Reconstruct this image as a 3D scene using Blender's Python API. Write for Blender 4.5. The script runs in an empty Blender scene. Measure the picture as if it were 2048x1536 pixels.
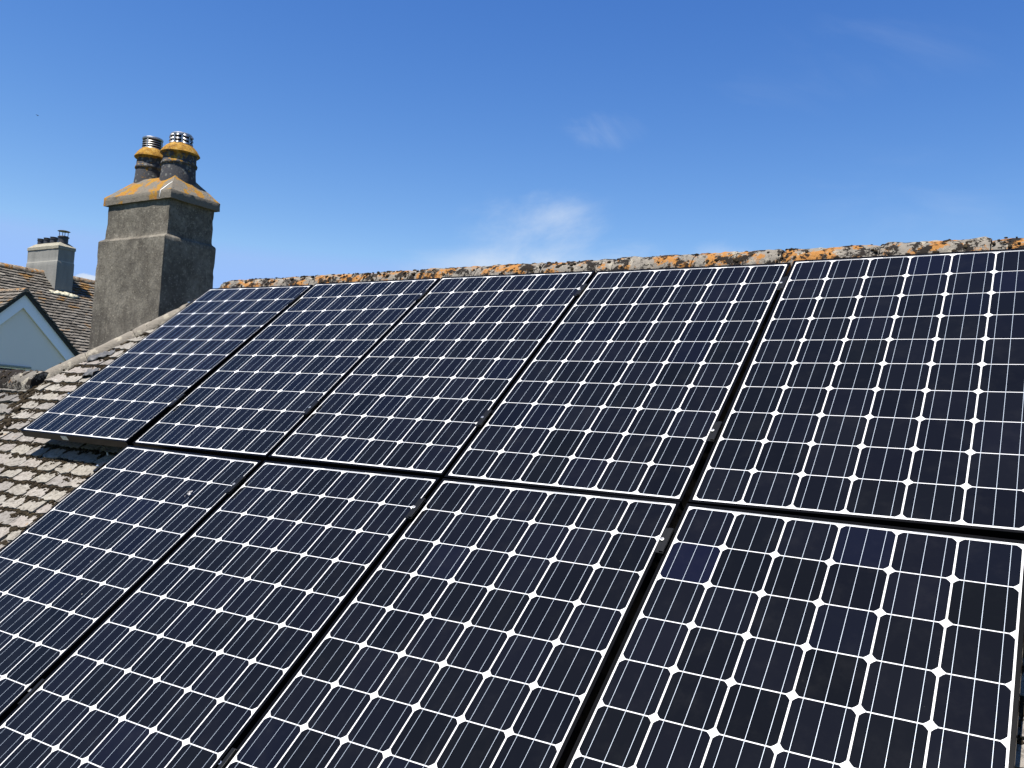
import bpy, bmesh, math, random
from mathutils import Vector, Matrix, noise as mnoise

RNG = random.Random(11)
scene = bpy.context.scene
COL = scene.collection

# ------------------------------------------------------------------ frames
TH = math.radians(40.5)
CS, SN = math.cos(TH), math.sin(TH)


def roof_pt(u, v, n=0.0):
    """(along the ridge, up the slope, off the slope) -> world"""
    return Vector((u, v * CS - n * SN, v * SN + n * CS))


ROOF_M = Matrix(((1, 0, 0), (0, CS, -SN), (0, SN, CS)))
N_TILE = -0.14           # tile surface below the plane of the solar cells

# ------------------------------------------------------------------ helpers


def link(o, parent=None):
    COL.objects.link(o)
    if parent is not None:
        o.parent = parent
    return o


def empty(name, label, cat, group=None, loc=(0, 0, 0)):
    o = bpy.data.objects.new(name, None)
    o.empty_display_size = 0.1
    o.location = loc
    COL.objects.link(o)
    o['label'] = label
    o['category'] = cat
    if group:
        o['group'] = group
    return o


def tag(o, label=None, cat=None, group=None, kind=None):
    for k, v in (('label', label), ('category', cat), ('group', group), ('kind', kind)):
        if v:
            o[k] = v
    return o


class MB:
    """collects raw geometry for one mesh"""

    def __init__(self):
        self.v, self.f, self.mi = [], [], []

    def poly(self, pts, m=0):
        b = len(self.v)
        self.v += [tuple(p) for p in pts]
        self.f.append(tuple(range(b, b + len(pts))))
        self.mi.append(m)

    def raw(self, vs, fs, m=0):
        b = len(self.v)
        self.v += [tuple(p) for p in vs]
        for f in fs:
            self.f.append(tuple(i + b for i in f))
            self.mi.append(m)

    def box(self, c, s, m=0, M=None, bev=0.0):
        x, y, z = s[0] / 2, s[1] / 2, s[2] / 2
        if bev <= 0:
            vs = [Vector((a * x, b * y, d * z)) for d in (-1, 1) for b in (-1, 1) for a in (-1, 1)]
            fs = [(0, 2, 3, 1), (4, 5, 7, 6), (0, 1, 5, 4), (2, 6, 7, 3), (0, 4, 6, 2), (1, 3, 7, 5)]
        else:
            bm = bmesh.new()
            bmesh.ops.create_cube(bm, size=1)
            for v in bm.verts:
                v.co = Vector((v.co.x * 2 * x, v.co.y * 2 * y, v.co.z * 2 * z))
            bmesh.ops.bevel(bm, geom=bm.edges[:], offset=bev, segments=2, profile=0.6, affect='EDGES')
            bm.verts.index_update()
            vs = [v.co.copy() for v in bm.verts]
            fs = [tuple(v.index for v in f.verts) for f in bm.faces]
            bm.free()
        if M is not None:
            vs = [M @ v for v in vs]
        self.raw([v + Vector(c) for v in vs], fs, m)

    def tube(self, pts, r, seg=8, m=0):
        pts = [Vector(p) for p in pts]
        rings = []
        for i, p in enumerate(pts):
            d = (pts[min(i + 1, len(pts) - 1)] - pts[max(i - 1, 0)]).normalized()
            a = d.orthogonal().normalized()
            b = d.cross(a)
            rings.append([p + (a * math.cos(2 * math.pi * k / seg) + b * math.sin(2 * math.pi * k / seg)) * r for k in range(seg)])
        vs = [q for ring in rings for q in ring]
        fs = []
        for i in range(len(pts) - 1):
            for k in range(seg):
                k2 = (k + 1) % seg
                fs.append((i * seg + k, i * seg + k2, (i + 1) * seg + k2, (i + 1) * seg + k))
        fs.append(tuple(range(seg - 1, -1, -1)))
        fs.append(tuple((len(pts) - 1) * seg + k for k in range(seg)))
        self.raw(vs, fs, m)

    def lathe(self, prof, c=(0, 0, 0), seg=48, m=0, caps=True, wob=0.0):
        n = len(prof)
        vs, fs = [], []
        for (r, z) in prof:
            for k in range(seg):
                a = 2 * math.pi * k / seg
                p = Vector((r * math.cos(a), r * math.sin(a), z))
                if wob:
                    q = p + Vector(c)
                    p += Vector((math.cos(a), math.sin(a), .3)) * mnoise.noise(q * 22) * wob
                vs.append(p + Vector(c))
        for i in range(n - 1):
            for k in range(seg):
                k2 = (k + 1) % seg
                fs.append((i * seg + k, i * seg + k2, (i + 1) * seg + k2, (i + 1) * seg + k))
        if caps:
            fs.append(tuple(range(seg - 1, -1, -1)))
            fs.append(tuple((n - 1) * seg + k for k in range(seg)))
        self.raw(vs, fs, m)

    def build(self, name, mats, parent=None, smooth=False, loc=None, edge=None):
        me = bpy.data.meshes.new(name)
        me.from_pydata(self.v, [], self.f)
        if not isinstance(mats, (list, tuple)):
            mats = [mats]
        for m in mats:
            me.materials.append(m)
        if any(self.mi):
            me.polygons.foreach_set('material_index', self.mi)
        bm = bmesh.new()
        bm.from_mesh(me)
        bmesh.ops.recalc_face_normals(bm, faces=bm.faces[:])
        bm.to_mesh(me)
        bm.free()
        if smooth:
            me.polygons.foreach_set('use_smooth', [True] * len(me.polygons))
            if edge:
                me.set_sharp_from_angle(angle=math.radians(edge))
        me.update()
        o = bpy.data.objects.new(name, me)
        if loc is not None:
            o.location = loc
        return link(o, parent)


def keep_world(o, parent):
    """parent without moving (parents carry location/rotation set before)"""
    bpy.context.view_layer.update()
    o.parent = parent
    o.matrix_parent_inverse = parent.matrix_world.inverted()
    return o


# ------------------------------------------------------------------ materials
class NT:
    def __init__(self, name):
        self.m = bpy.data.materials.new(name)
        self.m.use_nodes = True
        self.t = self.m.node_tree
        self.b = self.t.nodes['Principled BSDF']
        self.geo = self.t.nodes.new('ShaderNodeNewGeometry')

    def n(self, typ, **kw):
        x = self.t.nodes.new(typ)
        for k, v in kw.items():
            setattr(x, k, v)
        return x

    def lk(self, a, b):
        self.t.links.new(a, b)

    def inp(self, sock, v):
        if hasattr(v, 'is_output') or isinstance(v, bpy.types.NodeSocket):
            self.lk(v, sock)
        else:
            if sock.type == 'RGBA' and len(v) == 3:
                v = (*v, 1)
            sock.default_value = v

    def pos(self):
        return self.geo.outputs['Position']

    def mapping(self, vec, scale=(1, 1, 1), loc=(0, 0, 0), rot=(0, 0, 0)):
        m = self.n('ShaderNodeMapping')
        self.lk(vec, m.inputs['Vector'])
        m.inputs['Scale'].default_value = scale
        m.inputs['Location'].default_value = loc
        m.inputs['Rotation'].default_value = rot
        return m.outputs[0]

    def noise(self, scale, detail=6, rough=.6, vec=None, dist=0.0):
        x = self.n('ShaderNodeTexNoise')
        x.inputs['Scale'].default_value = scale
        x.inputs['Detail'].default_value = detail
        x.inputs['Roughness'].default_value = rough
        x.inputs['Distortion'].default_value = dist
        self.lk(vec if vec is not None else self.pos(), x.inputs['Vector'])
        return x.outputs['Fac']

    def voro(self, scale, feature='F1', out='Distance', vec=None, rnd=1.0):
        x = self.n('ShaderNodeTexVoronoi', feature=feature)
        x.inputs['Scale'].default_value = scale
        x.inputs['Randomness'].default_value = rnd
        self.lk(vec if vec is not None else self.pos(), x.inputs['Vector'])
        return x.outputs[out]

    def ss(self, val, lo, hi, a=0.0, b=1.0):
        x = self.n('ShaderNodeMapRange', interpolation_type='SMOOTHSTEP')
        self.inp(x.inputs['Value'], val)
        x.inputs['From Min'].default_value = lo
        x.inputs['From Max'].default_value = hi
        x.inputs['To Min'].default_value = a
        x.inputs['To Max'].default_value = b
        return x.outputs['Result']

    def math(self, op, a, b=0.0):
        x = self.n('ShaderNodeMath', operation=op)
        self.inp(x.inputs[0], a)
        self.inp(x.inputs[1], b)
        return x.outputs[0]

    def mix(self, fac, a, b):
        x = self.n('ShaderNodeMix', data_type='RGBA')
        self.inp(x.inputs[0], fac)
        self.inp(x.inputs[6], a)
        self.inp(x.inputs[7], b)
        return x.outputs[2]

    def ramp(self, fac, stops):
        x = self.n('ShaderNodeValToRGB')
        e = x.color_ramp.elements
        while len(e) < len(stops):
            e.new(0.5)
        for el, (p, c) in zip(e, stops):
            el.position = p
            el.color = (*c, 1)
        self.lk(fac, x.inputs[0])
        return x.outputs[0]

    def xyz(self, vec=None):
        s = self.n('ShaderNodeSeparateXYZ')
        self.lk(vec if vec is not None else self.pos(), s.inputs[0])
        return s.outputs

    def bump(self, h, strength=.5, dist=.01):
        x = self.n('ShaderNodeBump')
        x.inputs['Strength'].default_value = strength
        x.inputs['Distance'].default_value = dist
        self.lk(h, x.inputs['Height'])
        self.lk(x.outputs[0], self.b.inputs['Normal'])

    def done(self, color=None, rough=None, metal=None, spec=None):
        for k, v in (('Base Color', color), ('Roughness', rough), ('Metallic', metal), ('Specular IOR Level', spec)):
            if v is not None:
                self.inp(self.b.inputs[k], v)
        return self.m


def simple(name, col, rough=.5, metal=0.0, spec=.5, var=.12, scale=30):
    t = NT(name)
    d = t.noise(scale, 4)
    lo = tuple(c * (1 - var) for c in col)
    hi = tuple(min(1, c * (1 + var)) for c in col)
    t.done(t.ramp(d, [(.3, lo), (.7, hi)]), rough, metal, spec)
    return t.m


def m_cell():
    t = NT('monocrystalline_silicon')
    oi = t.n('ShaderNodeObjectInfo')
    base = t.mix(t.noise(3.0, 3), (.0036, .0039, .0052), (.0046, .0049, .0065))
    # anti-reflection coating differs a little from cell to cell
    blue = t.mix(oi.outputs['Random'], (.85, .88, .85), (1.1, 1.1, 1.25))
    mul = t.n('ShaderNodeMix', data_type='RGBA', blend_type='MULTIPLY')
    mul.inputs[0].default_value = 1
    t.lk(base, mul.inputs[6])
    t.lk(blue, mul.inputs[7])
    mul2 = t.n('ShaderNodeMix', data_type='RGBA', blend_type='MULTIPLY')
    mul2.inputs[0].default_value = 1
    t.lk(mul.outputs[2], mul2.inputs[6])
    t.lk(oi.outputs['Color'], mul2.inputs[7])
    # dust specks on the glass
    v = t.voro(14)
    rnd = t.voro(14, out='Color')
    sp = t.math('MULTIPLY', t.ss(v, .05, .02), t.ss(t.xyz(rnd)[0], .90, .95))
    dust = t.ss(t.noise(9, 8, .7), .45, .8, 0, .006)
    c = t.mix(dust, mul2.outputs[2], (.5, .48, .44))
    c = t.mix(t.math('MULTIPLY', sp, .35), c, (.6, .58, .52))
    t.done(c, .09, 0, .15)
    t.b.inputs['IOR'].default_value = 1.4
    return t.m


def m_backsheet():
    t = NT('white_backsheet')
    t.done(t.mix(t.noise(6, 3), (.50, .50, .495), (.56, .56, .555)), .3, 0, .4)
    return t.m


def m_tile():
    t = NT('weathered_roof_tile')
    isl = t.geo.outputs['Random Per Island']
    base = t.ramp(isl, [(0, (0.212, 0.195, 0.166)), (.25, (0.242, 0.222, 0.183)), (.5, (0.187, 0.172, 0.154)), (.72, (0.232, 0.204, 0.180)), (1, (0.266, 0.247, 0.209))])
    big = t.ss(t.noise(2.2, 4), .38, .68)
    base = t.mix(t.math('MULTIPLY', big, .45), base, (0.151, 0.139, 0.128))
    mott = t.noise(42, 8, .75)
    c = t.mix(t.ss(mott, .48, .62, 0, .8), base, (0.081, 0.072, 0.060))
    pale = t.ss(t.noise(24, 6, .7, vec=t.mapping(t.pos(), loc=(3, 1, 7))), .56, .68, 0, .75)
    c = t.mix(pale, c, (0.313, 0.302, 0.269))
    spots = t.ss(t.voro(60), .25, .12, 0, .7)
    sel = t.ss(t.noise(7, 3, vec=t.mapping(t.pos(), loc=(9, 4, 2))), .52, .6)
    c = t.mix(t.math('MULTIPLY', spots, sel), c, (0.332, 0.332, 0.315))
    org = t.math('MULTIPLY', t.ss(t.noise(15, 6, .7, vec=t.mapping(t.pos(), loc=(1, 8, 5))), .63, .70), .75)
    c = t.mix(org, c, (0.251, 0.141, 0.047))
    dark = t.ss(t.noise(11, 7, .75, vec=t.mapping(t.pos(), loc=(5, 5, 1))), .60, .70, 0, .85)
    c = t.mix(dark, c, (0.037, 0.032, 0.025))
    # the wing at the far left is darker with algae
    x = t.xyz()
    wing = t.ss(t.math('ADD', x[0], t.math('MULTIPLY', x[1], .5)), -1.28, -1.55)
    c = t.mix(t.math('MULTIPLY', wing, t.ss(mott, .3, .6, .35, .8)), c, (0.085, 0.080, 0.075))
    h = t.math('ADD', t.noise(38, 10, .75), t.math('MULTIPLY', t.noise(160, 4, .6), .4))
    t.bump(h, .9, .012)
    t.done(c, .92, 0, .2)
    return t.m


def m_moss():
    t = NT('dark_moss')
    t.done(t.ramp(t.noise(35, 6, .7), [(.3, (.012, .009, .006)), (.55, (.030, .023, .015)), (.8, (.065, .052, .030))]), 1, 0, .05)
    t.bump(t.noise(220, 4), .8, .006)
    return t.m


def m_ridge(name='lichened_ridge_tile', org=.50, moss=.515, base=((0.134, 0.120, 0.101), (0.192, 0.173, 0.144)), ms=13):
    t = NT(name)
    c = t.mix(t.noise(26, 8, .7), base[0], base[1])
    pale = t.ss(t.noise(13, 7, .7, vec=t.mapping(t.pos(), loc=(4, 0, 2))), .53, .60)
    c = t.mix(t.math('MULTIPLY', pale, .8), c, (0.278, 0.250, 0.197))
    o = t.ss(t.noise(8.5, 8, .70, vec=t.mapping(t.pos(), loc=(2.3, 6, 1))), org, org + .045)
    oc = t.mix(t.noise(50, 5), (0.250, 0.091, 0.017), (0.298, 0.149, 0.034))
    c = t.mix(t.math('MULTIPLY', o, .92), c, oc)
    m = t.ss(t.noise(ms, 9, .78, vec=t.mapping(t.pos(), loc=(7, 2, 9))), moss, moss + .03)
    c = t.mix(m, c, (0.014, 0.011, 0.009))
    m2 = t.ss(t.noise(30, 6, .7, vec=t.mapping(t.pos(), loc=(1, 2, 4))), .64, .67)
    c = t.mix(m2, c, (0.017, 0.014, 0.010))
    h = t.math('ADD', t.noise(40, 9, .75), t.math('MULTIPLY', m, .8))
    t.bump(h, .9, .012)
    t.done(c, .95, 0, .15)
    return t.m


def m_render():
    t = NT('weathered_cement_render')
    v = t.mapping(t.pos(), scale=(1, 1, .85))
    c = t.ramp(t.noise(7, 10, .78, vec=v), [(.30, (.060, .052, .042)), (.45, (.098, .087, .070)), (.56, (.140, .126, .102)), (.70, (.200, .182, .148))])
    big = t.noise(2.3, 4, .6, vec=t.mapping(t.pos(), loc=(1, 4, 2)))
    c = t.mix(t.ss(big, .56, .36, 0, .55), c, (.050, .045, .038))
    c = t.mix(t.ss(t.noise(24, 7, .75), .55, .74, 0, .6), c, (0.050, 0.042, 0.032))
    fine = t.noise(30, 9, .82, vec=t.mapping(t.pos(), loc=(2, 9, 4)))
    c = t.mix(t.ss(fine, .54, .66, 0, .75), c, (.25, .225, .175))
    c = t.mix(t.ss(fine, .45, .34, 0, .85), c, (.035, .030, .024))
    fl = t.voro(42)
    flc = t.xyz(t.voro(42, out='Color'))[0]
    c = t.mix(t.math('MULTIPLY', t.math('MULTIPLY', t.ss(fl, .42, .25), t.ss(flc, .74, .80)), .32), c, (.30, .275, .22))
    c = t.mix(t.math('MULTIPLY', t.math('MULTIPLY', t.ss(fl, .42, .25), t.ss(flc, .22, .16)), .45), c, (.040, .035, .028))
    pit = t.ss(t.voro(34), .14, .07)
    c = t.mix(t.math('MULTIPLY', pit, t.ss(t.noise(8, 3, vec=t.mapping(t.pos(), loc=(8, 1, 1))), .5, .56)), c, (.025, .022, .018))
    # pale crust of lichen, denser towards the top of the stack
    z = t.xyz()[2]
    dens = t.ss(z, 1.0, 1.45, .10, -.035)
    crust = t.ss(t.math('ADD', t.noise(19, 8, .78, vec=t.mapping(t.pos(), loc=(6, 1, 3))), t.math('SUBTRACT', .12, dens)), .60 + .12, .68 + .12, 0, .75)
    c = t.mix(crust, c, (0.209, 0.191, 0.152))
    sp = t.ss(t.voro(26), .16, .10)
    spm = t.ss(t.noise(5, 2, vec=t.mapping(t.pos(), loc=(0, 7, 3))), .55, .6)
    c = t.mix(t.math('MULTIPLY', t.math('MULTIPLY', sp, spm), .7), c, (0.220, 0.202, 0.162))
    # hairline cracks that have been filled
    wv = t.n('ShaderNodeVectorMath', operation='ADD')
    nz = t.n('ShaderNodeTexNoise')
    nz.inputs['Scale'].default_value = 2.2
    nz.inputs['Detail'].default_value = 5
    t.lk(t.pos(), nz.inputs['Vector'])
    t.lk(t.pos(), wv.inputs[0])
    t.lk(nz.outputs['Color'], wv.inputs[1])
    cr = t.ss(t.voro(1.5, 'DISTANCE_TO_EDGE', vec=wv.outputs[0]), .022, .006)
    crm = t.ss(t.noise(2.5, 2, vec=t.mapping(t.pos(), loc=(3, 3, 9))), .50, .60)
    c = t.mix(t.math('MULTIPLY', t.math('MULTIPLY', cr, crm), .4), c, (0.220, 0.194, 0.152))
    # dark run-off streaks
    st = t.ss(t.noise(7, 5, .6, vec=t.mapping(t.pos(), scale=(1.6, 1.6, .12))), .56, .72, 0, .5)
    c = t.mix(st, c, (0.045, 0.039, 0.032))
    t.bump(t.math('ADD', t.noise(45, 9, .8), t.math('MULTIPLY', t.noise(9, 5), .6)), .7, .012)
    t.done(c, .95, 0, .15)
    return t.m


def m_cap():
    t = NT('lichened_cement_cap')
    c = t.mix(t.noise(22, 8, .72), (0.096, 0.084, 0.067), (0.173, 0.154, 0.125))
    c = t.mix(t.ss(t.noise(60, 5, .7), .58, .7, 0, .7), c, (0.048, 0.043, 0.036))
    nz = t.xyz(t.geo.outputs['Normal'])[2]
    px = t.xyz()
    side = t.ss(px[0], -2.62, -2.75)
    up = t.math('ADD', t.ss(nz, .2, .6, -.08, .018), t.math('MULTIPLY', side, .03))
    f = t.math('ADD', t.noise(6.5, 7, .66, vec=t.mapping(t.pos(), loc=(.4, 2.2, .3))), up)
    li = t.ss(f, .50, .56)
    lc = t.ramp(t.noise(13, 8, .75, vec=t.mapping(t.pos(), loc=(3, 2, 8))), [(.35, (0.240, 0.115, 0.010)), (.5, (0.264, 0.139, 0.014)), (.62, (0.264, 0.091, 0.022)), (.75, (0.202, 0.115, 0.053))])
    c = t.mix(t.math('MULTIPLY', li, .92), c, lc)
    c = t.mix(t.ss(t.noise(34, 8, .8, vec=t.mapping(t.pos(), loc=(5, 5, 2))), .56, .68, 0, .65), c, (.075, .060, .040))
    t.bump(t.noise(40, 9, .8), .9, .014)
    t.done(c, .95, 0, .15)
    return t.m


def m_pot():
    t = NT('lichened_chimney_pot')
    tc = t.n('ShaderNodeTexCoord')
    z = t.xyz(tc.outputs['Object'])[2]
    c = t.mix(t.noise(30, 6), (0.034, 0.034, 0.038), (0.058, 0.058, 0.062))
    pale = t.ss(t.voro(24), .40, .30)
    c = t.mix(t.math('MULTIPLY', pale, t.ss(t.noise(9, 2), .40, .48, 0, .8)), c, (0.144, 0.142, 0.130))
    a = t.ss(z, .10, .17, -.05, .045)
    b = t.ss(z, .235, .275, 0, .22)
    f = t.math('ADD', t.math('ADD', t.noise(11, 7, .7, vec=t.mapping(t.pos(), loc=(3.2, 1, 2))), a), b)
    lc = t.ramp(t.noise(17, 9, .80), [(.36, (.05, .030, .012)), (.45, (.17, .082, .010)), (.52, (.27, .140, .012)), (.58, (.30, .185, .045)), (.66, (.16, .145, .11))])
    c = t.mix(t.math('MULTIPLY', t.ss(f, .555, .60), .94), c, lc)
    t.bump(t.noise(60, 8, .75), .7, .008)
    t.done(c, .9, 0, .2)
    return t.m


def m_farrender():
    t = NT('grey_chimney_render')
    v = t.mapping(t.pos(), scale=(2, 2, .5))
    c = t.ramp(t.noise(3, 6, .65, vec=v), [(.3, (0.146, 0.146, 0.134)), (.7, (0.209, 0.205, 0.186))])
    z = t.xyz()[2]
    ln = t.math('MULTIPLY', t.ss(t.math('ABSOLUTE', t.math('SUBTRACT', z, 2.60)), .014, .006), .6)
    c = t.mix(ln, c, (0.320, 0.308, 0.267))
    c = t.mix(t.ss(t.noise(14, 6, .7), .58, .75, 0, .5), c, (0.082, 0.082, 0.075))
    t.done(c, .95, 0, .15)
    t.bump(t.noise(30, 6), .4, .01)
    return t.m


def m_fartile():
    t = NT('old_clay_plain_tile')
    isl = t.geo.outputs['Random Per Island']
    c = t.ramp(isl, [(0, (.060, .054, .046)), (.3, (.100, .090, .076)), (.55, (.135, .122, .104)), (.8, (.085, .076, .064)), (1, (.165, .150, .128))])
    c = t.mix(t.ss(t.noise(4, 6, .7), .5, .75, 0, .5), c, (0.048, 0.038, 0.030))
    o = t.math('MULTIPLY', t.ss(t.noise(1.9, 5, .65, vec=t.mapping(t.pos(), loc=(4, 1, 1))), .52, .62), t.ss(isl, .40, .6))
    c = t.mix(t.math('MULTIPLY', o, .8), c, (0.158, 0.079, 0.016))
    p = t.ss(t.noise(9, 5, .7, vec=t.mapping(t.pos(), loc=(2, 8, 1))), .60, .68, 0, .6)
    c = t.mix(p, c, (0.152, 0.139, 0.111))
    t.bump(t.noise(25, 6, .7), .6, .015)
    t.done(c, .95, 0, .15)
    return t.m


def m_white_wall(name, a, b, sc=2.0):
    t = NT(name)
    c = t.mix(t.noise(sc, 5), a, b)
    t.bump(t.noise(60, 6), .25, .006)
    t.done(c, .8, 0, .25)
    return t.m


def m_metal(name, col, rough):
    t = NT(name)
    r = t.ss(t.noise(20, 4), .3, .7, rough * .8, rough * 1.3)
    t.done(t.mix(t.noise(14, 4), tuple(c * .85 for c in col), col), r, 1.0)
    return t.m


M_CELL = m_cell()
M_BACK = m_backsheet()
M_BUS = simple('tinned_ribbon', (.29, .335, .385), .4, .2, .5)
M_TAPE = simple('tinned_cross_ribbon', (.22, .23, .25), .4, .3, .5)
M_FRAME = simple('black_anodised_frame', (.0022, .0022, .0026), .28, 0, .06)
M_CLAMP = simple('black_clamp_metal', (.0065, .0068, .0075), .36, 0, .12)
M_BOLT = m_metal('stainless_bolt', (.78, .76, .72), .3)
M_RAIL = simple('black_mounting_rail', (.012, .012, .013), .4, 0, .4)
M_TILE = m_tile()
M_MOSS = m_moss()
M_RIDGE = m_ridge()
M_HIP = m_ridge('grey_hip_tile', .64, .64, ((0.130, 0.115, 0.094), (0.192, 0.170, 0.139)))
M_MOSSRIDGE = m_ridge('mossy_ridge_tile', .60, .49, ((0.096, 0.086, 0.072), (0.163, 0.149, 0.130)), 8)
M_REND = m_render()
M_CAP = m_cap()
M_POT = m_pot()
M_COWL = m_metal('stainless_cowl', (.40, .385, .36), .40)
M_DARK = simple('cowl_core_black', (.012, .012, .012), .9)
M_LEAD = simple('old_lead_sheet', (.060, .061, .063), .6, .2, .3, .3, 25)
M_FREND = m_farrender()
M_FTILE = m_fartile()
M_FRIDGE = m_ridge('orange_ridge_tile', .55, .55, ((0.144, 0.106, 0.072), (0.192, 0.144, 0.096)))
M_FCAP = m_ridge('pale_flaunching', .66, .70, ((0.173, 0.163, 0.130), (0.240, 0.226, 0.173)))
M_FPOT = simple('black_chimney_pot', (.022, .022, .026), .55)
M_WALL = m_white_wall('painted_gable_render', (.75, .645, .56), (.82, .71, .62))
M_BARGE = m_white_wall('white_bargeboard_paint', (.82, .775, .79), (.87, .83, .84))
M_HWALL = m_white_wall('house_render', (.55, .52, .46), (.64, .61, .54))
M_GLASS = simple('window_glass', (.015, .018, .02), .06, 0, .5)
M_DECK = simple('roof_underlay', (.03, .026, .022), .95)
M_MORTAR = simple('pale_mortar', (.34, .32, .235), .95, 0, .1, .3, 14)
M_WHITE = simple('white_sticker', (.55, .55, .53), .5)
M_CABLE = simple('black_cable', (.012, .012, .012), .5)
M_GUTTER = simple('black_gutter', (.02, .02, .022), .4)
M_BIRD = simple('bird_feathers', (.03, .03, .035), .8)

# ------------------------------------------------------------------ ground


def ground():
    t = NT('rough_grass')
    c = t.ramp(t.noise(.6, 9, .7), [(.3, (.035, .06, .018)), (.6, (.06, .085, .03)), (.8, (.11, .10, .05))])
    t.done(c, .95, 0, .1)
    mb = MB()
    n = 24
    S = 600
    vs = [Vector((-S + 2 * S * i / n, -S + 2 * S * j / n, -5.2)) for j in range(n + 1) for i in range(n + 1)]
    fs = [(j * (n + 1) + i, j * (n + 1) + i + 1, (j + 1) * (n + 1) + i + 1, (j + 1) * (n + 1) + i) for j in range(n) for i in range(n)]
    mb.raw(vs, fs)
    o = mb.build('ground', t.m)
    o['kind'] = 'structure'


ground()

# ------------------------------------------------------------------ tiles


def clip(poly, a, b, c):
    """keep a*u + b*v <= c"""
    out = []
    for i in range(len(poly)):
        p, q = poly[i], poly[(i + 1) % len(poly)]
        dp, dq = a * p[0] + b * p[1] - c, a * q[0] + b * q[1] - c
        if dp <= 0:
            out.append(p)
        if (dp < 0 < dq) or (dq < 0 < dp):
            s = dp / (dp - dq)
            out.append((p[0] + s * (q[0] - p[0]), p[1] + s * (q[1] - p[1])))
    return out


def add_tile(mb, to3, u, v, w, length, thick, lift, rng, jag, planes, tilt=.0):
    """one tile: lower edge at v, flat slab that rises a little towards its lower edge"""
    g = .0025 + rng.random() * .0035
    a, b = u + g, u + w - g
    dv = rng.uniform(-1, 1) * jag * .9
    rot = rng.uniform(-1, 1) * jag * .8
    low = []
    k = 6 if jag > .002 else 1
    for i in range(k + 1):
        s = i / k
        e = rng.uniform(-1, 1) * jag
        if jag > .002 and i in (0, k):
            e += rng.random() ** 3 * jag * 3.5        # chipped corners
        low.append((a + (b - a) * s + rng.uniform(-1, 1) * jag * .3, v + dv + rot * (s - .5) + e))
    right = [(b + rng.uniform(-1, .4) * jag * .5, v + length * s) for s in (.33, .66)] if jag > .002 else []
    left = [(a + rng.uniform(-.4, 1) * jag * .5, v + length * s) for s in (.66, .33)] if jag > .002 else []
    poly = low + right + [(b, v + length), (a, v + length)] + left
    for (pa, pb, pc) in planes:
        poly = clip(poly, pa, pb, pc)
        if len(poly) < 3:
            return
    tl = rng.uniform(-1, 1) * tilt
    dn = rng.uniform(-1, 1) * thick * .15

    def hgt(p):
        return lift * (1 - (p[1] - v) / length) + tl * (p[0] - u - w / 2) + dn
    top = [to3(p[0], p[1], hgt(p)) for p in poly]
    bot = [to3(p[0], p[1], hgt(p) - thick) for p in poly]
    n = len(poly)
    mb.raw(top + bot, [tuple(range(n))] + [(i, i + n, (i + 1) % n + n, (i + 1) % n) for i in range(n)])


ICO = None


def ico():
    global ICO
    if ICO is None:
        bm = bmesh.new()
        bmesh.ops.create_icosphere(bm, subdivisions=1, radius=1.08)
        bm.verts.index_update()
        ICO = ([v.co.copy() for v in bm.verts], [tuple(v.index for v in f.verts) for f in bm.faces])
        bm.free()
    return ICO


def blob(mb, c, r, flat, axes, rng):
    vs, fs = ico()
    X, Y, Z = axes
    sx, sy = rng.uniform(.7, 1.4), rng.uniform(.7, 1.4)
    seed = Vector((rng.random() * 50, rng.random() * 50, rng.random() * 50))
    out = []
    for p in vs:
        k = r * (1 + .45 * mnoise.noise(p * 1.9 + seed))
        out.append(c + X * (p.x * k * sx) + Y * (p.y * k * sy) + Z * (p.z * k * flat))
    mb.raw(out, fs)


# ------------------------------------------------------------------ the house with the panels
U_HIP, V_RIDGE, HIP_K = -0.62, 1.077, 0.69
V_WING = -0.13
V_EAVE = -2.75
U_RIGHT = 7.5
house = empty('tiled_house', 'near house with weathered pale tiled roof carrying the black solar panels', 'house')


def to_front(u, v, n):
    return roof_pt(u, v, n + N_TILE - .016)


def hip_u(v):
    return U_HIP - HIP_K * (V_RIDGE - v)


U_VAL = hip_u(V_WING)
RAX = (Vector((1, 0, 0)), Vector((0, CS, SN)), Vector((0, -SN, CS)))


def val_u(v):
    return U_VAL + .60 * (V_WING - v) if v > -.85 else U_VAL + .60 * (.72)


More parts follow.
